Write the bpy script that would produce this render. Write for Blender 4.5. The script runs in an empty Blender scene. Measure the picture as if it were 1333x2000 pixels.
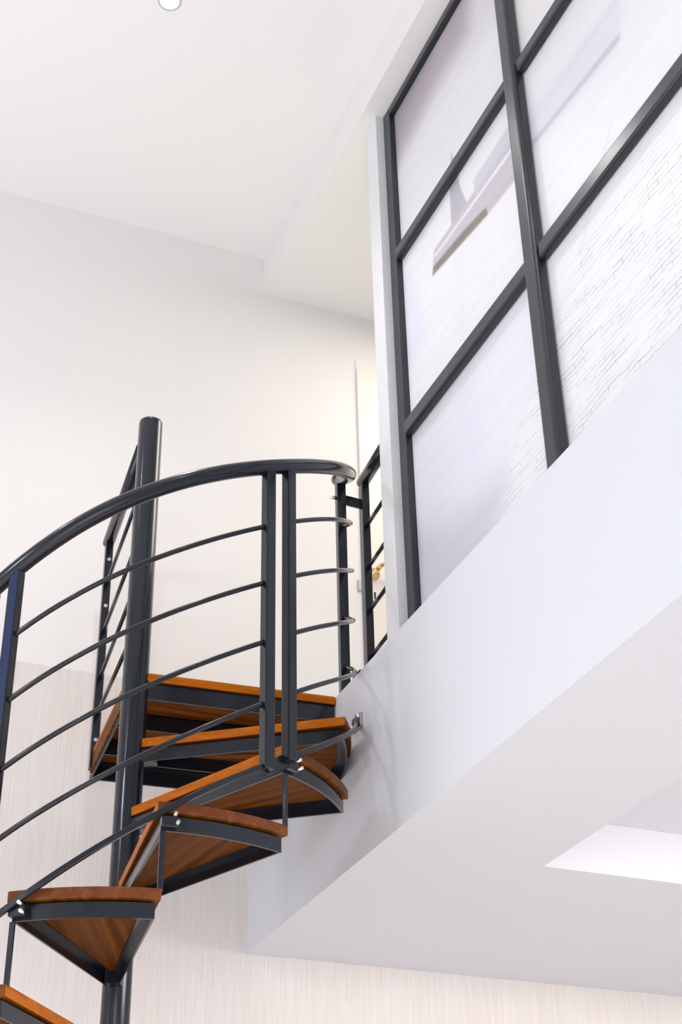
import bpy, bmesh, math, random
from mathutils import Vector, Matrix
random.seed(4)
S = bpy.context.scene
COL = S.collection
PI = math.pi

# ------------------------------------------------------------------ camera, world, lights, exposure
CAMZ = 1.175                      # camera height above the lower floor
cam_d = bpy.data.cameras.new('camera')
cam = bpy.data.objects.new('camera', cam_d); COL.objects.link(cam)
rgt = Vector((0.92390154, -0.38212592, -0.01963972))
dwn = Vector((0.1905545, 0.50401787, -0.84241021))
fwd = Vector((0.33180555, 0.77456166, 0.5384787))
m = Matrix.Identity(4)
for i in range(3):
    m[i][0] = rgt[i]; m[i][1] = -dwn[i]; m[i][2] = -fwd[i]
m[0][3], m[1][3], m[2][3] = 0, 0, CAMZ
cam.matrix_world = m
cam_d.sensor_fit = 'VERTICAL'; cam_d.sensor_height = 36; cam_d.lens = 52.6025
cam_d.clip_start = 0.05
S.camera = cam

w = bpy.data.worlds.new('world'); S.world = w; w.use_nodes = True
w.node_tree.nodes['Background'].inputs[0].default_value = (0.9, 0.95, 1, 1)
w.node_tree.nodes['Background'].inputs[1].default_value = 0.4

S.view_settings.view_transform = 'Standard'
S.view_settings.look = 'None'
S.view_settings.gamma = 1
S.view_settings.use_curve_mapping = False
S.view_settings.exposure = -0.21


def area(name, loc, target, sx, sy, power, col):
    d = bpy.data.lights.new(name, 'AREA'); d.shape = 'RECTANGLE'; d.size = sx; d.size_y = sy
    d.energy = power; d.color = col
    o = bpy.data.objects.new(name, d); COL.objects.link(o)
    o.location = loc
    o.rotation_euler = (Vector(target) - Vector(loc)).to_track_quat('-Z', 'Y').to_euler()
    return o


def point(name, loc, power, col, r=0.05):
    d = bpy.data.lights.new(name, 'POINT'); d.energy = power; d.color = col; d.shadow_soft_size = r
    o = bpy.data.objects.new(name, d); COL.objects.link(o); o.location = loc
    return o


def spot(name, loc, target, power, col, ang, blend=0.6, r=0.05):
    d = bpy.data.lights.new(name, 'SPOT'); d.energy = power; d.color = col
    d.spot_size = math.radians(ang); d.spot_blend = blend; d.shadow_soft_size = r
    o = bpy.data.objects.new(name, d); COL.objects.link(o); o.location = loc
    o.rotation_euler = (Vector(target) - Vector(loc)).to_track_quat('-Z', 'Y').to_euler()
    return o


# daylight from the left wall; the near and low left lights are added fill
area('near_fill_light', (-0.2, -2.4, 1.75), (0.6, 4, 2.7), 3.6, 2.8, 78, (0.97, 0.98, 1.0))  # added fill from the camera side, no window there
area('left_window_daylight', (-2.3, 1.9, 3.9), (1.5, 3.7, 2.6), 0.45, 0.6, 31, (0.93, 0.965, 1.0))
area('low_left_fill_light', (-2.3, 3.45, 1.5), (1.5, 3.9, 2.6), 1.9, 1.9, 60, (0.94, 0.97, 1.0))  # added fill for the shaded part of the upper floor's edge
# added spot on the floor; its bounce brightens ceiling and under sides
spot('floor_bounce_spot', (-0.6, -2.3, 4.6), (-1.0, 0.6, 0), 1650, (1.0, 0.98, 0.97), 62, 0.7, 0.4)
# upright blue lamp strip on the left wall of the hall
area('blue_wall_lamp', (-2.37, 2.75, 3.7), (0.6, 3.3, 2.8), 0.16, 2.3, 6.5, (0.0, 0.16, 1.0))
# ceiling lamps of the hall (the first is the one in the picture)
for lx, ly in ((0.847, 3.405), (0.847, 1.2), (-0.9, 3.405), (-0.9, 1.2)):
    spot('hall_downlight', (lx, ly, 5.50), (lx, ly, 0), 42, (1.0, 0.985, 0.97), 110, 0.8, 0.04)
# warm lamps of the upper floor and of the room below it
area('upper_floor_lamp', (2.9, 3.6, 5.30), (2.9, 3.6, 0), 1.4, 1.0, 42, (1.0, 0.93, 0.84))
area('lower_room_lamp', (2.9, 1.9, 2.50), (2.7, 2.6, 0), 1.2, 1.2, 78, (1.0, 0.92, 0.895))
point('tray_lamp', (2.75, 2.3, 2.62), 5.0, (1.0, 0.90, 0.82), 0.08)


# ------------------------------------------------------------------ materials
def mat(name, col, rough=0.5, metal=0.0, spec=0.5, coat=0.0):
    M = bpy.data.materials.new(name); M.use_nodes = True
    b = M.node_tree.nodes['Principled BSDF']
    b.inputs['Base Color'].default_value = (*col, 1)
    b.inputs['Roughness'].default_value = rough
    b.inputs['Metallic'].default_value = metal
    b.inputs['Specular IOR Level'].default_value = spec
    if coat:
        b.inputs['Coat Weight'].default_value = coat; b.inputs['Coat Roughness'].default_value = 0.08
    return M


def nt(M):
    return M.node_tree.nodes, M.node_tree.links, M.node_tree.nodes['Principled BSDF']


def paint(name, col, bump=0.03):
    M = mat(name, col, 0.75, spec=0.2)
    N, L, b = nt(M)
    tc = N.new('ShaderNodeTexCoord'); no = N.new('ShaderNodeTexNoise'); no.inputs['Scale'].default_value = 160
    no.inputs['Detail'].default_value = 3
    bp = N.new('ShaderNodeBump'); bp.inputs['Strength'].default_value = bump; bp.inputs['Distance'].default_value = 0.002
    L.new(tc.outputs['Object'], no.inputs['Vector']); L.new(no.outputs['Fac'], bp.inputs['Height'])
    L.new(bp.outputs['Normal'], b.inputs['Normal'])
    return M


M_white = paint('white_wall_paint', (0.89, 0.89, 0.89))
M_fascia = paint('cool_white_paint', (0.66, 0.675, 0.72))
M_ceil = paint('ceiling_paint', (0.915, 0.905, 0.895))
M_mezz = paint('upper_room_paint', (0.87, 0.86, 0.84))
M_trim = mat('white_lacquer', (0.78, 0.79, 0.81), 0.5)
M_door = mat('cream_door_lacquer', (0.86, 0.82, 0.75), 0.45)
M_steel = mat('graphite_lacquered_steel', (0.008, 0.011, 0.018), 0.2, 0.0, 0.4, 0.15)
M_frame = mat('graphite_window_lacquer', (0.020, 0.024, 0.031), 0.30, 0.0, 0.4, 0.2)
M_chrome = mat('bright_bolt_steel', (0.75, 0.75, 0.75), 0.2, 1.0)
M_brass = mat('satin_brass', (0.72, 0.50, 0.25), 0.3, 1.0)
M_dark = mat('dark_keyhole', (0.03, 0.025, 0.02), 0.6)
M_strike = mat('grey_strike_plate', (0.45, 0.43, 0.42), 0.35, 0.8)
M_floor = mat('pale_floor_tile', (0.84, 0.83, 0.82), 0.5, spec=0.2)

# back wall: white above, fabric-look wallpaper below the paper's edge
M_back = mat('white_paint_over_linen_wallpaper', (0.8, 0.8, 0.8), 0.75, spec=0.2)
N, L, b = nt(M_back)
tc = N.new('ShaderNodeTexCoord'); sp = N.new('ShaderNodeSeparateXYZ'); L.new(tc.outputs['Object'], sp.inputs[0])
lt = N.new('ShaderNodeMath'); lt.operation = 'LESS_THAN'; lt.inputs[1].default_value = 2.297 + CAMZ
L.new(sp.outputs['Z'], lt.inputs[0])
mp = N.new('ShaderNodeMapping'); mp.inputs['Scale'].default_value = (240, 1, 6)
n1 = N.new('ShaderNodeTexNoise'); n1.inputs['Scale'].default_value = 1.0; n1.inputs['Detail'].default_value = 5
L.new(tc.outputs['Object'], mp.inputs[0]); L.new(mp.outputs[0], n1.inputs['Vector'])
r1 = N.new('ShaderNodeValToRGB')
r1.color_ramp.elements[0].position = 0.3; r1.color_ramp.elements[0].color = (0.74, 0.69, 0.665, 1)
r1.color_ramp.elements[1].position = 0.72; r1.color_ramp.elements[1].color = (0.82, 0.785, 0.765, 1)
L.new(n1.outputs['Fac'], r1.inputs[0])
mx = N.new('ShaderNodeMix'); mx.data_type = 'RGBA'
mx.inputs['A'].default_value = (0.875, 0.855, 0.84, 1)
L.new(lt.outputs[0], mx.inputs['Factor']); L.new(r1.outputs[0], mx.inputs['B'])
L.new(mx.outputs['Result'], b.inputs['Base Color'])

# wood: orange long edges, darker stain on the curved end grain and on the panels below
def wood(name, lo, mid, hi, rough, spec):
    M = mat(name, mid, rough, spec=spec)
    N, L, b = nt(M)
    tc = N.new('ShaderNodeTexCoord'); mp = N.new('ShaderNodeMapping'); mp.inputs['Scale'].default_value = (2.2, 40, 40)
    n1 = N.new('ShaderNodeTexNoise'); n1.inputs['Scale'].default_value = 1.0; n1.inputs['Detail'].default_value = 7
    n1.inputs['Distortion'].default_value = 0.7
    L.new(tc.outputs['Object'], mp.inputs[0]); L.new(mp.outputs[0], n1.inputs['Vector'])
    r1 = N.new('ShaderNodeValToRGB'); e = r1.color_ramp.elements
    e[0].position = 0.28; e[0].color = (*lo, 1); e[1].position = 0.72; e[1].color = (*hi, 1)
    k = e.new(0.5); k.color = (*mid, 1)
    L.new(n1.outputs['Fac'], r1.inputs[0]); L.new(r1.outputs[0], b.inputs['Base Color'])
    return M


M_wood = wood('orange_lacquered_oak', (0.30, 0.075, 0.002), (0.44, 0.115, 0.003), (0.54, 0.155, 0.006), 0.45, 0.12)
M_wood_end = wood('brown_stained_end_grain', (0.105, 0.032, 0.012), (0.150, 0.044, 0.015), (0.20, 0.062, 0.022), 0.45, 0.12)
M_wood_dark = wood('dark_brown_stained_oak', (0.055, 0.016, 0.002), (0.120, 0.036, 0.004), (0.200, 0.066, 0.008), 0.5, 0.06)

# lamp lens
M_lens = bpy.data.materials.new('lit_lamp_lens'); M_lens.use_nodes = True
N, L, b = nt(M_lens)
b.inputs['Emission Color'].default_value = (1, 0.99, 0.97, 1); b.inputs['Emission Strength'].default_value = 3
M_ring = mat('lamp_ring_grey', (0.55, 0.55, 0.62), 0.4)

# the print behind the steel grid: tones from the mesh's print attribute, bricks from nodes
M_print = mat('printed_mural_ink', (0.9, 0.9, 0.9), 0.5, spec=0.25)
N, L, b = nt(M_print)
at = N.new('ShaderNodeAttribute'); at.attribute_name = 'print'
tc = N.new('ShaderNodeTexCoord')
mp = N.new('ShaderNodeMapping'); mp.inputs['Rotation'].default_value = (0, math.radians(90), math.radians(90))
sep = N.new('ShaderNodeSeparateXYZ'); L.new(tc.outputs['Object'], sep.inputs[0])
cmb = N.new('ShaderNodeCombineXYZ'); L.new(sep.outputs['Y'], cmb.inputs[0]); L.new(sep.outputs['Z'], cmb.inputs[1])
wob = N.new('ShaderNodeTexNoise'); wob.inputs['Scale'].default_value = 9; wob.inputs['Detail'].default_value = 3
L.new(cmb.outputs[0], wob.inputs['Vector'])
wa = N.new('ShaderNodeMix'); wa.data_type = 'VECTOR'; wa.inputs['Factor'].default_value = 0.035
L.new(cmb.outputs[0], wa.inputs['A']); L.new(wob.outputs['Color'], wa.inputs['B'])
br = N.new('ShaderNodeTexBrick'); br.inputs['Scale'].default_value = 1
br.inputs['Brick Width'].default_value = 0.085; br.inputs['Row Height'].default_value = 0.0155
br.inputs['Mortar Size'].default_value = 0.0013; br.inputs['Mortar Smooth'].default_value = 0.4
br.inputs['Color1'].default_value = (1, 1, 1, 1); br.inputs['Color2'].default_value = (0.95, 0.95, 0.96, 1)
br.inputs['Mortar'].default_value = (0.30, 0.29, 0.31, 1)
L.new(wa.outputs['Result'], br.inputs['Vector'])
pat = N.new('ShaderNodeTexNoise'); pat.inputs['Scale'].default_value = 1; pat.inputs['Detail'].default_value = 5
mp3 = N.new('ShaderNodeMapping'); mp3.inputs['Scale'].default_value = (7, 30, 1)
L.new(cmb.outputs[0], mp3.inputs[0]); L.new(mp3.outputs[0], pat.inputs['Vector'])
pr = N.new('ShaderNodeMapRange'); pr.inputs['From Min'].default_value = 0.40; pr.inputs['From Max'].default_value = 0.68
L.new(pat.outputs['Fac'], pr.inputs['Value'])
mu = N.new('ShaderNodeMath'); mu.operation = 'MULTIPLY'; L.new(pr.outputs['Result'], mu.inputs[0]); L.new(at.outputs['Alpha'], mu.inputs[1])
mb = N.new('ShaderNodeMix'); mb.data_type = 'RGBA'; mb.blend_type = 'MULTIPLY'
L.new(mu.outputs[0], mb.inputs['Factor']); L.new(at.outputs['Color'], mb.inputs['A']); L.new(br.outputs['Color'], mb.inputs['B'])
# blur streaks along the picture's long direction
mp2 = N.new('ShaderNodeMapping'); mp2.inputs['Scale'].default_value = (1.3, 26, 1)
st = N.new('ShaderNodeTexNoise'); st.inputs['Scale'].default_value = 1; st.inputs['Detail'].default_value = 5
L.new(cmb.outputs[0], mp2.inputs[0]); L.new(mp2.outputs[0], st.inputs['Vector'])
sr = N.new('ShaderNodeMapRange'); sr.inputs['From Min'].default_value = 0.3; sr.inputs['From Max'].default_value = 0.7
sr.inputs['To Min'].default_value = 0.965; sr.inputs['To Max'].default_value = 1.015
L.new(st.outputs['Fac'], sr.inputs['Value'])
ms = N.new('ShaderNodeVectorMath'); ms.operation = 'SCALE'
L.new(mb.outputs['Result'], ms.inputs[0]); L.new(sr.outputs['Result'], ms.inputs['Scale'])
L.new(ms.outputs[0], b.inputs['Base Color'])


# ------------------------------------------------------------------ helpers
def tag(o, label=None, cat=None, group=None, kind=None):
    if label: o['label'] = label
    if cat: o['category'] = cat
    if group: o['group'] = group
    if kind: o['kind'] = kind
    return o


def empty(name, loc):
    o = bpy.data.objects.new(name, None); COL.objects.link(o); o.location = loc
    o.empty_display_size = 0.1
    return o


class MB:
    def __init__(s): s.bm = bmesh.new()

    def box(s, x0, x1, y0, y1, z0, z1):
        v = [s.bm.verts.new((x, y, z)) for z in (z0, z1) for x, y in ((x0, y0), (x1, y0), (x1, y1), (x0, y1))]
        for f in ((3, 2, 1, 0), (4, 5, 6, 7), (0, 1, 5, 4), (1, 2, 6, 5), (2, 3, 7, 6), (3, 0, 4, 7)):
            s.bm.faces.new([v[i] for i in f])
        return s

    def bar(s, p, q, wx, wy, side):
        """rectangular bar from p to q; wx across 'side', wy across the third direction"""
        p, q = Vector(p), Vector(q); d = (q - p).normalized()
        a = Vector(side); a = (a - d * a.dot(d)).normalized(); c = d.cross(a)
        v = [s.bm.verts.new(o + a * (i * wx / 2) + c * (j * wy / 2)) for o in (p, q) for i, j in ((-1, -1), (1, -1), (1, 1), (-1, 1))]
        for f in ((3, 2, 1, 0), (4, 5, 6, 7), (0, 1, 5, 4), (1, 2, 6, 5), (2, 3, 7, 6), (3, 0, 4, 7)):
            s.bm.faces.new([v[i] for i in f])
        return s

    def prism(s, pts, z0, z1):
        lo = [s.bm.verts.new((x, y, z0)) for x, y in pts]; hi = [s.bm.verts.new((x, y, z1)) for x, y in pts]
        n = len(pts)
        s.bm.faces.new(lo[::-1]); s.bm.faces.new(hi)
        for i in range(n):
            s.bm.faces.new((lo[i], lo[(i + 1) % n], hi[(i + 1) % n], hi[i]))
        return s

    def tube(s, pts, r, n=14, cap=True):
        pts = [Vector(p) for p in pts]
        up = Vector((0, 0, 1)); rings = []
        for i, p in enumerate(pts):
            d = (pts[min(i + 1, len(pts) - 1)] - pts[max(i - 1, 0)]).normalized()
            u = up if abs(d.z) < 0.95 else Vector((1, 0, 0))
            a = (u - d * u.dot(d)).normalized(); c = d.cross(a)
            rings.append([s.bm.verts.new(p + (a * math.cos(t) + c * math.sin(t)) * r) for t in [2 * PI * k / n for k in range(n)]])
        for A, B in zip(rings, rings[1:]):
            for k in range(n):
                f = s.bm.faces.new((A[k], A[(k + 1) % n], B[(k + 1) % n], B[k])); f.smooth = True
        if cap:
            s.bm.faces.new(rings[0][::-1]); s.bm.faces.new(rings[-1])
        return s

    def ribbon(s, pts, hw, hz, rad):
        """flat bar following pts: hw half thickness along rad(i), hz half height"""
        rings = []
        for i, p in enumerate(pts):
            p = Vector(p); a = Vector(rad(i))
            rings.append([s.bm.verts.new(p + a * (i_ * hw) + Vector((0, 0, j_ * hz))) for i_, j_ in ((-1, -1), (1, -1), (1, 1), (-1, 1))])
        for A, B in zip(rings, rings[1:]):
            for k in range(4):
                s.bm.faces.new((A[k], A[(k + 1) % 4], B[(k + 1) % 4], B[k]))
        s.bm.faces.new(rings[0][::-1]); s.bm.faces.new(rings[-1])
        return s

    def lathe(s, c, prof, n=32, axis='z'):
        """prof: list of (radius, height) revolved about an axis through c"""
        c = Vector(c); rings = []
        for r, h in prof:
            row = []
            for k in range(n):
                t = 2 * PI * k / n
                v = {'z': Vector((r * math.cos(t), r * math.sin(t), h)), 'x': Vector((h, r * math.cos(t), r * math.sin(t))),
                     'y': Vector((r * math.sin(t), h, r * math.cos(t)))}[axis]
                row.append(s.bm.verts.new(c + v))
            rings.append(row)
        for A, B in zip(rings, rings[1:]):
            for k in range(n):
                f = s.bm.faces.new((A[k], A[(k + 1) % n], B[(k + 1) % n], B[k])); f.smooth = True
        s.bm.faces.new(rings[0][::-1]); s.bm.faces.new(rings[-1])
        return s

    def build(s, name, material, parent=None, bevel=0.0, seg=2, off=None):
        if off is None:
            off = Vector((0, 0, 0)); p = parent
            while p is not None:
                off = off + p.location; p = p.parent
        bmesh.ops.translate(s.bm, verts=s.bm.verts, vec=-Vector(off))
        bmesh.ops.recalc_face_normals(s.bm, faces=s.bm.faces)
        me = bpy.data.meshes.new(name); s.bm.to_mesh(me); s.bm.free()
        me.materials.append(material)
        o = bpy.data.objects.new(name, me); COL.objects.link(o)
        if parent: o.parent = parent
        if bevel:
            b = o.modifiers.new('bevel', 'BEVEL'); b.width = bevel; b.segments = seg; b.limit_method = 'ANGLE'
            b.angle_limit = math.radians(50)
        return o


# ------------------------------------------------------------------ setting
Z = CAMZ
XF = 1.580                        # face of the upper floor's edge
YB = 4.542                        # back wall
ZS, ZD = 1.394 + Z, 1.948 + Z     # under side and top of the upper floor
ZM, ZC = 4.178 + Z, 4.366 + Z     # ceilings of upper room and hall
XL, YN, XR = -2.4, -2.5, 4.8
XW = 1.690                        # front of the steel grid
YJ = 3.470                        # where grid and wall end meet

tag(MB().box(XL, XR, YN, YB, -0.1, 0).build('floor', M_floor), kind='structure')
tag(MB().box(XL, XR, YB, YB + 0.12, 0, ZC).build('wall_back', M_back), kind='structure')
tag(MB().box(XL - 0.12, XL, YN, YB + .12, 0, ZC).build('wall_left', M_white), kind='structure')
tag(MB().box(XL - .12, XR + .12, YN - 0.12, YN, 0, ZC).build('wall_front', M_white), kind='structure')
tag(MB().box(XR, XR + 0.12, YN, YB + .12, 0, ZC).build('wall_right', M_mezz), kind='structure')
# hall ceiling, and the lower ceiling of the upper room with its step
tag(MB().box(XL - .12, 1.612, YN - .12, YB + .12, ZC, ZC + 0.1).build('ceiling', M_ceil), kind='structure')
tag(MB().box(1.612, XR + .12, YN - .12, YB + .12, ZM, ZC + 0.1).build('ceiling_upper_room', M_mezz), kind='structure')
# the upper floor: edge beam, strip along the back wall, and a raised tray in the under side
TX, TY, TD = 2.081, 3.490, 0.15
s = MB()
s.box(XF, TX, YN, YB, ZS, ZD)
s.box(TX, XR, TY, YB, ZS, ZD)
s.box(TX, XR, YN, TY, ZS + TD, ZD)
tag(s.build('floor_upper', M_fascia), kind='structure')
# the end of the partition wall, standing a little proud of the steel grid
tag(MB().box(1.660, 1.78, YJ, 3.552, ZD, ZM).build('wall_partition_end', M_trim, bevel=0.002), kind='structure')
# partition behind the print
tag(MB().box(1.73, 1.78, YN, YJ, ZD, ZM).build('wall_partition', M_white), kind='structure')

# steel grid window
win = tag(empty('window_1', (XW, 2.1, ZD)), kind='structure')
yl = YJ - 0.052
MB().box(XW, XW + .035, yl, YJ, ZD, ZM).build('frame_stile', M_frame, win, 0.004)
MB().box(XW, XW + .035, -1.2, yl, ZM - .035, ZM).build('frame_head', M_frame, win, 0.004)
for y in (2.586, 1.72, 0.85, 0.0):
    MB().box(XW - .016, XW + .022, y - .033, y + .033, ZD, ZM - .035).build('mullion', M_frame, win, 0.013, 4)
ys = [yl, 2.586, 1.72, 0.85, 0.0, -1.2]
for zc_, h in ((3.462, .024), (2.737, .028)):
    for a_, b_ in zip(ys, ys[1:]):
        MB().box(XW - .006, XW + .022, b_ + (0.033 if b_ > -1 else 0), a_ - (0.033 if a_ < 3 else 0), zc_ + Z - h, zc_ + Z + h).build('transom', M_frame, win, 0.009, 3)
MB().box(XW, XW + .035, -1.2, yl, ZD, ZD + .04).build('frame_sill', M_frame, win, 0.004)

# ------------------------------------------------------------------ the print
def lin(c):
    return tuple((v / 255 / 12.92) if v / 255 <= .04045 else ((v / 255 + .055) / 1.055) ** 2.4 for v in c)


def sdist(p, poly):
    """signed distance to a polygon (negative inside)"""
    x, y = p; ins = False; best = 1e9; n = len(poly)
    for i in range(n):
        x1, y1 = poly[i]; x2, y2 = poly[(i + 1) % n]
        dx, dy = x2 - x1, y2 - y1
        t = max(0, min(1, ((x - x1) * dx + (y - y1) * dy) / (dx * dx + dy * dy)))
        best = min(best, math.hypot(x - x1 - t * dx, y - y1 - t * dy))
        if (y1 > y) != (y2 > y) and x < (x2 - x1) * (y - y1) / (y2 - y1) + x1: ins = not ins
    return -best if ins else best


def cov(p, poly, soft):
    t = 0.5 - sdist(p, poly) / soft
    return 0 if t < 0 else 1 if t > 1 else t * t * (3 - 2 * t)


SHAPES = [  # polygon in (y, z) on the sheet, colour, softness, strength
    ([(3.60, 5.02), (3.1, 5.05), (2.55, 5.0), (2.4, 5.6), (3.6, 5.6)], (216, 213, 220), 0.20, 0.9),
    ([(3.60, 5.08), (3.43, 5.08), (3.1, 5.135), (2.85, 5.13), (2.70, 5.6), (3.6, 5.6)], (180, 172, 180), 0.16, 1.0),
    ([(3.60, 5.22), (3.38, 5.22), (3.15, 5.27), (3.05, 5.5), (3.6, 5.6)], (158, 150, 158), 0.2, 0.8),
    ([(3.50, 3.905), (2.65, 3.911), (2.666, 3.58), (2.837, 3.421), (2.944, 3.267), (2.98, 3.1), (3.5, 3.1)], (226, 228, 235), 0.02, 1.0),
    ([(3.50, 3.62), (3.2, 3.45), (2.89, 3.40), (2.944, 3.267), (2.98, 3.1), (3.5, 3.1)], (204, 204, 213), 0.22, 1.0),
    ([(3.10, 3.9), (3.02, 3.9), (2.98, 3.55), (3.08, 3.45)], (222, 224, 238), 0.12, 0.8),
    ([(3.50, 4.66), (3.43, 4.62), (3.30, 4.35), (3.286, 4.20), (3.50, 4.10)], (224, 225, 238), 0.12, 0.9),
    ([(3.38, 4.60), (3.33, 4.56), (2.99, 4.60), (2.99, 4.64)], (226, 227, 236), 0.03, 0.8),
    ([(3.072, 4.34), (3.009, 4.30), (3.015, 4.01), (3.075, 3.986)], (228, 229, 236), 0.05, 0.9),
    ([(3.023, 4.745), (3.001, 4.689), (2.985, 4.56), (2.95, 4.458), (3.061, 4.455), (3.050, 4.669)], (182, 181, 189), 0.012, 1.0),
    ([(3.188, 4.468), (3.211, 4.376), (2.648, 4.300), (2.58, 4.30), (2.58, 4.47), (2.66, 4.46), (2.90, 4.465)], (196, 191, 200), 0.010, 1.0),
    ([(2.90, 4.51), (2.58, 4.52), (2.58, 4.45), (2.90, 4.44)], (200, 199, 209), 0.02, 0.9),
    ([(3.19, 4.445), (3.19, 4.435), (2.58, 4.405), (2.58, 4.418)], (238, 238, 243), 0.008, 0.9),
    ([(3.211, 4.376), (3.200, 4.408), (2.988, 4.378), (2.839, 4.345), (2.832, 4.308)], (138, 127, 120), 0.012, 1.0),
    ([(2.839, 4.345), (2.832, 4.308), (2.58, 4.285), (2.58, 4.315)], (190, 184, 194), 0.012, 0.9),
    ([(2.591, 4.46), (2.591, 4.305), (2.118, 4.250), (2.065, 4.339), (2.06, 4.44), (2.125, 4.415)], (220, 221, 230), 0.06, 1.0),
    ([(2.591, 4.345), (2.591, 4.325), (2.10, 4.262), (2.095, 4.285)], (190, 192, 202), 0.018, 0.9),
    ([(2.60, 4.55), (2.56, 4.55), (2.56, 4.40), (2.60, 4.40)], (206, 206, 212), 0.02, 0.8),
    ([(2.19, 4.053), (2.18, 4.053), (2.40, 3.783), (2.41, 3.783)], (214, 214, 220), 0.012, 0.8),
    ([(2.60, 4.90), (1.6, 5.2), (1.6, 4.98), (2.60, 4.70)], (234, 232, 231), 0.05, 0.8),
]
BRICKS = [([(2.60, 3.70), (2.364, 3.80), (1.946, 3.84), (1.2, 3.9), (1.2, 3.0), (2.60, 3.0)], 0.18, 0.9),
          ([(2.944, 3.267), (2.837, 3.421), (2.72, 3.56), (2.57, 3.60), (2.57, 3.0), (3.0, 3.0)], 0.05, 0.7)]
y0, y1, zz0, zz1 = -1.2, YJ - 0.01, ZD, ZM - 0.01
ycs = [y0 + i * 0.25 for i in range(11)] + [1.55 + i * 0.008 for i in range(int((y1 - 1.55) / 0.008) + 1)] + [y1]
zcs = [zz0 + i * 0.0085 for i in range(int((zz1 - zz0) / 0.0085) + 1)] + [zz1]
me = bpy.data.meshes.new('printed_mural')
verts = [(0, y, z) for z in zcs for y in ycs]
ny = len(ycs)
faces = [(r * ny + c, (r + 1) * ny + c, (r + 1) * ny + c + 1, r * ny + c + 1) for r in range(len(zcs) - 1) for c in range(ny - 1)]
nv = len(verts)
# back face and rim give the sheet its thickness
verts += [(0.008, y, z) for y, z in ((y0, zz0), (y1, zz0), (y1, zz1), (y0, zz1))]
faces.append((nv, nv + 1, nv + 2, nv + 3))
top = (len(zcs) - 1) * ny
faces += [tuple(list(range(ny)) + [nv + 1, nv]), tuple(list(range(top, top + ny))[::-1] + [nv + 3, nv + 2]),
          tuple([r * ny for r in range(len(zcs))][::-1] + [nv, nv + 3]), tuple([r * ny + ny - 1 for r in range(len(zcs))] + [nv + 2, nv + 1])]
me.from_pydata(verts, [], faces)
ca = me.color_attributes.new('print', 'FLOAT_COLOR', 'POINT')
SL = [(p, lin(c), so, k, min(q[0] for q in p) - so, max(q[0] for q in p) + so, min(q[1] for q in p) - so, max(q[1] for q in p) + so) for p, c, so, k in SHAPES]
base = lin((231, 231, 235))
for i, (x, y, z) in enumerate(verts):
    c = base; a = 0
    if y > 1.4:
        for p, cc, so, k, b0, b1, b2, b3 in SL:
            if b0 < y < b1 and b2 < z < b3:
                f = cov((y, z), p, so) * k
                if f: c = tuple(u + (v - u) * f for u, v in zip(c, cc))
        for p, so, k in BRICKS:
            a = max(a, cov((y, z), p, so) * k)
    ca.data[i].color = (*c, a)
me.materials.append(M_print); me.validate(); me.update()
mural = bpy.data.objects.new('printed_mural', me); COL.objects.link(mural); mural.location = (1.712, 0, 0)
tag(mural, 'pale blurred black and white photo mural with bricks behind the black steel grid', 'mural')

# ------------------------------------------------------------------ door of the upper room
door = tag(empty('door_1', (2.40, YB, ZD)), kind='structure')
MB().box(2.028, 2.74, YB - .012, YB, ZD + .008, 3.886 + Z).build('door_leaf', M_door, door, 0.003)
s = MB()
s.box(2.0265, 2.744, YB - .005, YB, 3.888 + Z, 3.945 + Z); s.box(2.744, 2.80, YB - .005, YB, ZD, 3.945 + Z)
s.build('door_casing', M_mezz, door, 0.002)
yd = YB - .012
s = MB(); s.lathe((2.071, yd, 2.895 + Z), [(.024, 0), (.025, -.004), (.022, -.008), (.010, -.010), (.009, -.045)], 24, 'y')
s.tube([(2.071, yd - .045, 2.895 + Z), (2.079, yd - .052, 2.905 + Z), (2.095, yd - .052, 2.917 + Z), (2.14, yd - .052, 2.922 + Z), (2.19, yd - .052, 2.915 + Z)], .009, 12)
s.build('door_handle', M_brass, door)
k = MB().lathe((2.071, yd, 2.798 + Z), [(.024, 0), (.024, -.004), (.020, -.006)], 24, 'y').build('keyhole_rose', M_door, door)
MB().box(2.067, 2.075, yd - .0075, yd - .004, 2.782 + Z, 2.812 + Z).build('keyhole', M_dark, k, 0.001)
MB().box(2.008, 2.0255, YB - .0065, YB - .0005, 2.815 + Z, 2.862 + Z).build('strike_plate', M_strike, door, 0.001)

# ------------------------------------------------------------------ lamp in the hall ceiling
lamp = empty('ceiling_light', (0.847, 3.405, ZC))
tag(lamp, 'small round white recessed light in the white hall ceiling', 'ceiling light')
MB().lathe((0.847, 3.405, ZC), [(.0405, -.0005), (.0405, -.004), (.036, -.006), (.034, -.001)], 40).build('trim_ring', M_ring, lamp)
MB().lathe((0.847, 3.405, ZC), [(.034, -.0005), (.034, -.0030), (.001, -.0032)], 40).build('lamp_lens', M_lens, lamp)

# ------------------------------------------------------------------ spiral staircase
CX, CY = 0.9794, 3.8266
RISE, STEP, AZ0, RAD = 0.2082, 30.9, 94.42, 0.6205
RB = 0.636                        # radius of the railing
stair = empty('spiral_staircase', (CX, CY, 0))
tag(stair, 'graphite steel spiral staircase with orange brown wooden treads round a round pole', 'staircase')


def az(a, r=1.0):
    t = math.radians(a); return Vector((math.sin(t) * r, math.cos(t) * r, 0))


def P(a, r, z):
    v = az(a, r); return Vector((CX + v.x, CY + v.y, z + Z))


def hel(a):
    return 1.9483 - (a - AZ0) / STEP * RISE


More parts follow.
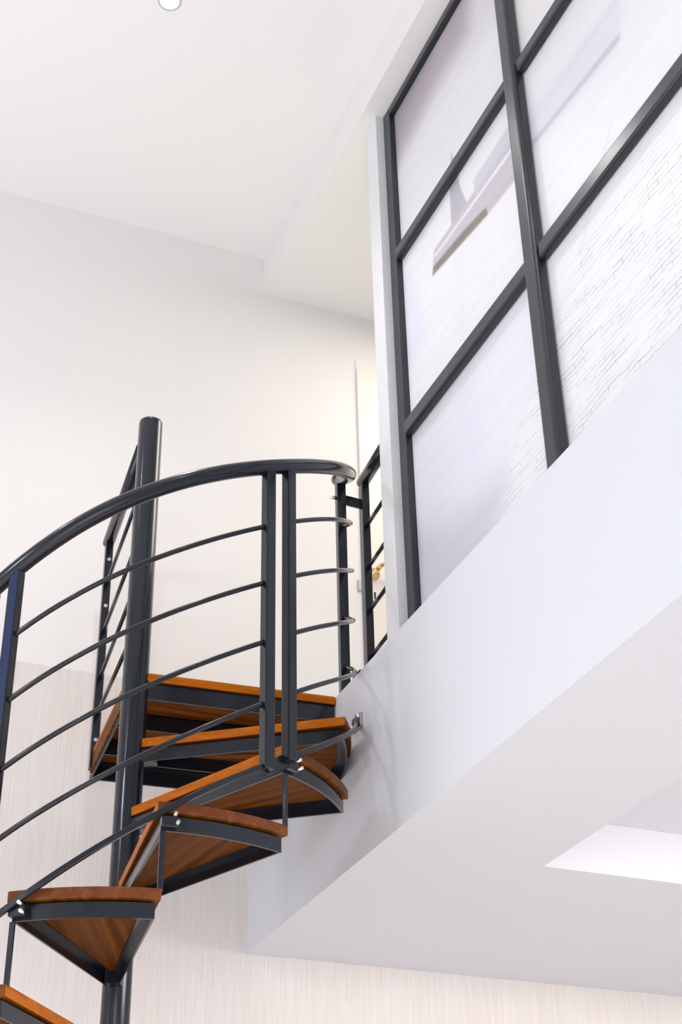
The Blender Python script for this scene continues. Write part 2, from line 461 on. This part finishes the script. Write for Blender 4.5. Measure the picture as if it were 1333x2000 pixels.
MB().lathe((CX, CY, 0), [(.036, .0), (.038, .002), (.038, 2.845 + Z), (.0365, 2.8515 + Z), (.030, 2.853 + Z), (.001, 2.853 + Z)], 48).build('centre_pole', M_steel, stair)
MB().lathe((CX, CY, 0), [(.11, 0), (.11, .010), (.045, .012), (.045, .03), (.0385, .034)], 40).build('base_plate', M_steel, stair)


def sector(r, hf, hb, half, inset=0.0, clip=None, n=14):
    """outline of a tread in its own frame: +X runs out from the pole, front edge at -half degrees, back edge at +half"""
    h = math.radians(half)
    d = inset / r
    pts = []
    # hub ends (pole radius about .037)
    pts.append((.030, hb - inset * .6)); pts.append((.030, -hf + inset * .6))
    for i in range(n + 1):
        t = -h + d + (2 * h - 2 * d) * i / n
        x, y = (r - inset) * math.cos(t), (r - inset) * math.sin(t)
        pts.append((x, y))
    if clip:
        pts = [clip(x, y) for x, y in pts]
    return pts


BT, FT, GAP = 0.027, 0.036, 0.005


def make_tread(level, clip=None):
    am = AZ0 + STEP * (level - .5)
    zt = 1.9483 - RISE * level + Z
    half = STEP / 2 + 0.9
    board = MB().prism(sector(RAD, .026, .014, half, 0, clip), -BT, 0).build('tread', M_wood, None, 0.0035, 2, off=(0, 0, 0))
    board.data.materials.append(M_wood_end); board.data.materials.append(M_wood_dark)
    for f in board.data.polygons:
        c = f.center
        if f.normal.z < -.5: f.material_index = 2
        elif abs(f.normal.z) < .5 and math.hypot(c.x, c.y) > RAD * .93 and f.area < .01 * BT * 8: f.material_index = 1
    board.parent = stair
    board.location = (0, 0, zt); board.rotation_euler = (0, 0, math.radians(90 - am))
    # steel frame: flat bars on edge under the rim, with an inner lip screwed to the board
    o = sector(RAD, .026, .014, half, .012, clip); i = sector(RAD, .026, .014, half, .018, clip); l = sector(RAD, .026, .014, half, .040, clip)
    s = MB(); n = len(o)
    for A, B, z0, z1 in ((o, i, -BT - GAP - FT, -BT - GAP), (i, l, -BT - GAP - .005, -BT - GAP)):
        r = [[s.bm.verts.new((x, y, z)) for x, y in ring] for ring, z in ((A, z0), (A, z1), (B, z1), (B, z0))]
        for k in range(n):
            k2 = (k + 1) % n
            for q in range(4):
                s.bm.faces.new((r[q][k], r[q][k2], r[(q + 1) % 4][k2], r[(q + 1) % 4][k]))
    # packing strips that carry the board, and the plate at the pole
    s.prism(sector(RAD, .026, .014, half, .030, clip), -BT - GAP, -BT + .001)
    s.box(.028, .075, -.022, .018, -BT - GAP - FT, -BT - GAP)
    s.build('tread_frame', M_steel, board, off=(0, 0, 0))
    return board


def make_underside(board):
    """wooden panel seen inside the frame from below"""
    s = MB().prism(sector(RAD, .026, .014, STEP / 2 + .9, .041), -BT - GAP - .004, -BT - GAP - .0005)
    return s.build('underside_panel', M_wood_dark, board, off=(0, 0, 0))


def add_bolts(board):
    h = math.radians(STEP / 2 - 3.0)
    c = Vector((math.cos(h), -math.sin(h), 0)); t = Vector((-c.y, c.x, 0))
    for zz, tt in ((-.036, -.002), (-.056, .004)):
        MB().tube([c * (RAD - .012) + t * tt + Vector((0, 0, zz)), c * (RB + .009) + t * tt + Vector((0, 0, zz))], .0042, 10).build('bolt', M_chrome, board, off=(0, 0, 0))
    MB().bar(c * (RAD - .013) + Vector((0, 0, -.050)) - t * .012, c * (RB - .006) + Vector((0, 0, -.050)) - t * .012, .040, .024, t).build('corner_bracket', M_steel, board, .002, off=(0, 0, 0))


proto = make_tread(2)
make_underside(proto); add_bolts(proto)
# strut from this tread's front corner down to the tread below
hh = math.radians(STEP / 2 - .6)
s = MB(); c = Vector((math.cos(-hh), math.sin(-hh), 0)) * (RAD - .008)
s.bar(c + Vector((0, 0, -.070)), c + Vector((0, 0, -RISE - .004)), .013, .007, (-c.y, c.x, 0))
s.build('riser_strut', M_steel, proto, .001, off=(0, 0, 0))
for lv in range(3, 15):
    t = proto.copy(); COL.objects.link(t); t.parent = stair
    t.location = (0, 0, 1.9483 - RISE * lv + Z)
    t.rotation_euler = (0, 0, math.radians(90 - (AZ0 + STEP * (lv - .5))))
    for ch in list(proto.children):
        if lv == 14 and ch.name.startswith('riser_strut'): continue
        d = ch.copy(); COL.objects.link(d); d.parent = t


# the top tread is trimmed where it meets the upper floor's edge
def clip_d(x, y):
    th = math.radians(90 - (AZ0 + STEP * .5))
    wx, wy = x * math.cos(th) - y * math.sin(th), x * math.sin(th) + y * math.cos(th)
    wx = min(wx, XF - .002 - CX)
    return (wx * math.cos(th) + wy * math.sin(th), -wx * math.sin(th) + wy * math.cos(th))


td = make_tread(1, clip_d)
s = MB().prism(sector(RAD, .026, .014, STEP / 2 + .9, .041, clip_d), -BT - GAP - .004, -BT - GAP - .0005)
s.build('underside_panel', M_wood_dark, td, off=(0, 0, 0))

# landing: square board between pole and upper floor
U, V = az(94.0), az(4.0)


def LQ(u, v):
    p = Vector((CX, CY, 0)) + U * u + V * v
    return p


def quad(u0, v0, v1, xr):
    a = LQ(u0, v0); d = LQ(u0, v1)
    b = a + U * ((xr - a.x) / U.x); c = d + U * ((xr - d.x) / U.x)
    return [(a.x, a.y), (b.x, b.y), (c.x, c.y), (d.x, d.y)]


zl = 1.9483 + Z
lb = MB()
q = quad(.030, -.028, .62, XF - .002); q2 = quad(-.022, .045, .62, XF - .3)
lb.prism([q[0], q[1], q[2], q2[3], q2[0], (LQ(.030, .045).x, LQ(.030, .045).y)], zl - BT, zl)
landing = lb.build('landing_board', M_wood, stair, .003)
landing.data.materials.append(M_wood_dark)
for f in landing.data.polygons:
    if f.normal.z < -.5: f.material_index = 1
s = MB()
fz0, fz1 = zl - BT - .052, zl - BT - .001
for v0, v1 in ((-.020, -.012), (.19, .198), (.40, .408), (.607, .615)):
    s.prism(quad(.034 if v0 < .1 else -.010, v0, v1, XF - .004), fz0, fz1)
    s.prism(quad(.034 if v0 < .1 else -.010, v0, v1 + .028, XF - .004) if v0 < .5 else quad(-.010, v0 - .028, v1, XF - .004), fz1 - .005, fz1)
a, b_ = LQ(-.014, .046), LQ(-.014, .615)
s.bar((a.x, a.y, (fz0 + fz1) / 2), (b_.x, b_.y, (fz0 + fz1) / 2), .008, fz1 - fz0, U)
s.build('landing_frame', M_steel, landing)
for v in (.03, .24, .45):
    c = LQ(.20, v + .01)
    MB().lathe((c.x, c.y, zl - BT - .006), [(.006, 0), (.006, -.004), (.003, -.006)], 10).build('screw', M_chrome, landing)

# --- railings
def interp(tab, a):
    tab = sorted(tab)
    if a <= tab[0][0]: return tab[0][1]
    for (x0, v0), (x1, v1) in zip(tab, tab[1:]):
        if a <= x1:
            t = (a - x0) / (x1 - x0); return v0 + (v1 - v0) * t
    return tab[-1][1]


HAND = [(88, .802), (105, .808), (120, .814), (133, .822), (150, .833), (163, .849), (181, .877), (193, .891), (204, .900), (216, .897), (229, .889), (300, .885)]
TOPB = [(92, .622), (123, .634), (140, .647), (154, .655), (164, .659), (180, .666), (203, .682), (222, .689), (300, .690)]
LOWB = [(92, .118), (121, .124), (141, .134), (154, .138), (165, .135), (190, .136), (210, .138), (221, .146), (300, .146)]
BOTT = [(100, -.045), (122, -.044), (129, -.044), (142, -.041), (152, -.040), (164, -.032), (175, -.027), (184, -.031), (199, -.037), (207, -.039), (215, -.047), (300, -.050)]


def sm(tab, a):
    return sum(interp(tab, a + d) for d in (-9, -6, -3, 0, 3, 6, 9)) / 7


def arc(a0, a1, off, r=RB):
    n = max(4, int(abs(a1 - a0) / 2.2))
    return [P(a0 + (a1 - a0) * i / n, r, hel(a0 + (a1 - a0) * i / n) + off(a0 + (a1 - a0) * i / n)) for i in range(n + 1)]


hr = MB().tube(arc(93.0, 292, lambda a: sm(HAND, a)), .0215, 20).build('handrail', M_steel, stair)
SECT = ((95.5, 156.4), (163.0, 224.1), (230.5, 290.0))
for a0, a1 in SECT:
    for k_ in range(4):
        f = k_ / 3
        MB().tube(arc(a0, a1, lambda a: sm(LOWB, a) * (1 - f) + sm(TOPB, a) * f), .0066, 12).build('rail_bar', M_steel, stair)
for a0, a1 in ((112.0, 157.5), (161.9, 225.2), (229.4, 291)):
    pts = arc(a0, a1, lambda a: sm(BOTT, a)); n_ = len(pts)
    MB().ribbon(pts, .0055, .0085, lambda i: az(a0 + (a1 - a0) * i / (n_ - 1))).build('bottom_rail', M_steel, stair, .002)
for a_ in (156.4, 163.0, 224.1, 230.5, 290.0):
    zb = hel(a_) - .045; zt = hel(a_) + sm(HAND, a_) - .012
    MB().bar(P(a_, RB, zb), P(a_, RB, zt), .030, .030, az(a_)).build('railing_post', M_steel, stair, .004, 3)
for a_ in (159.7, 227.3):
    # short plate that joins two neighbouring railing sections at their feet
    MB().bar(P(a_ - 3.6, RB - .012, hel(a_ - 3.6) - .040), P(a_ + 3.8, RB - .012, hel(a_ + 3.8) - .040), .012, .034, az(a_)).build('joint_plate', M_steel, stair, .002)
# end post on the upper floor
pe = P(95.5, RB, 0)
ep = MB().bar((pe.x, pe.y, ZD), (pe.x, pe.y, 2.735 + Z), .030, .026, U).build('railing_post', M_steel, stair, .002)
MB().lathe((pe.x, pe.y, 2.742 + Z), [(.017, -.010), (.024, -.002), (.026, .006), (.024, .012)], 20).build('post_cap', M_steel, stair)
# anchors of the railing on the upper floor's edge
an = MB(); an.box(XF - .008, XF - .0002, 3.565, 3.628, 1.772 + Z, 1.815 + Z)
anchor = an.build('wall_anchor', M_strike, stair, .002)
an = MB()
a_ = P(112.0, RB, hel(112.0) - .045)
an.bar((a_.x - .006, a_.y - .004, a_.z), (XF - .002, 3.592, 1.785 + Z), .012, .018, (0, 0, 1))
an.build('anchor_arm', M_steel, anchor, .002)
for dy, dz in ((3.576, 1.804), (3.618, 1.782)):
    MB().lathe((XF - .008, dy, dz + Z), [(.008, .001), (.008, -.006), (.005, -.009)], 12, 'x').build('bolt', M_chrome, anchor)
fp = MB().box(XF + .003, XF + .075, 3.585, 3.640, ZD, ZD + .012).build('floor_anchor', M_steel, stair, .002)

# landing railing on its open side, from the pole to a post at the back
OFF = -.018


def LR(v, z):
    p = LQ(OFF, v); return Vector((p.x, p.y, z + Z))


MB().tube([LR(.022, 2.765), LR(.30, 2.748), LR(.577, 2.731)], .0205, 18).build('landing_handrail', M_steel, stair)
lp = MB().bar(LR(.556, 1.880), LR(.556, 2.722), .026, .030, U).build('railing_post', M_steel, stair, .003)
for zc_ in (2.645, 2.463, 1.975):
    c = LR(.556, zc_)
    p0 = c - V * .015
    MB().tube([p0, p0 - V * .004], .0065, 12).build('bolt', M_chrome, lp)
for zf, zn in ((2.553, 2.590), (2.366, 2.402), (2.196, 2.240), (2.066, 2.075)):
    MB().tube([LR(.025, zn), LR(.548, zf)], .0066, 12).build('rail_bar', M_steel, stair)
MB().bar(LR(.03, 1.910), LR(.575, 1.902), .010, .056, U).build('landing_side_plate', M_wood_dark, stair, .002)

# ------------------------------------------------------------------ short railing on the upper floor beside the wall end
mz = empty('upper_floor_railing', (1.70, 3.772, ZD))
tag(mz, 'short graphite railing with four thin bars on upper floor edge beside white wall end', 'railing')
dv = az(184.0)
pm = Vector((1.700, 3.772, 0))
MB().bar((pm.x, pm.y, ZD), (pm.x, pm.y, 2.745 + Z), .026, .036, U).build('railing_post', M_steel, mz, .003)
q = pm - dv * .012; r_ = pm + dv * .218
MB().tube([(q.x, q.y, 2.762 + Z), (r_.x, r_.y, 2.762 + Z)], .021, 18).build('handrail', M_steel, mz)
for z0_ in (2.577, 2.420, 2.263, 2.102):
    MB().tube([(pm.x, pm.y, z0_ + Z), (r_.x, r_.y, z0_ + Z)], .0066, 12).build('rail_bar', M_steel, mz)
lk = MB().bar((pe.x - .004, pe.y, 2.668 + Z), (pm.x, pm.y, 2.668 + Z), .012, .034, V).build('link_bar', M_steel, mz, .002)
MB().tube([(pe.x - .036, pe.y, 2.668 + Z), (pe.x - .015, pe.y, 2.668 + Z)], .006, 12).build('bolt', M_chrome, lk)
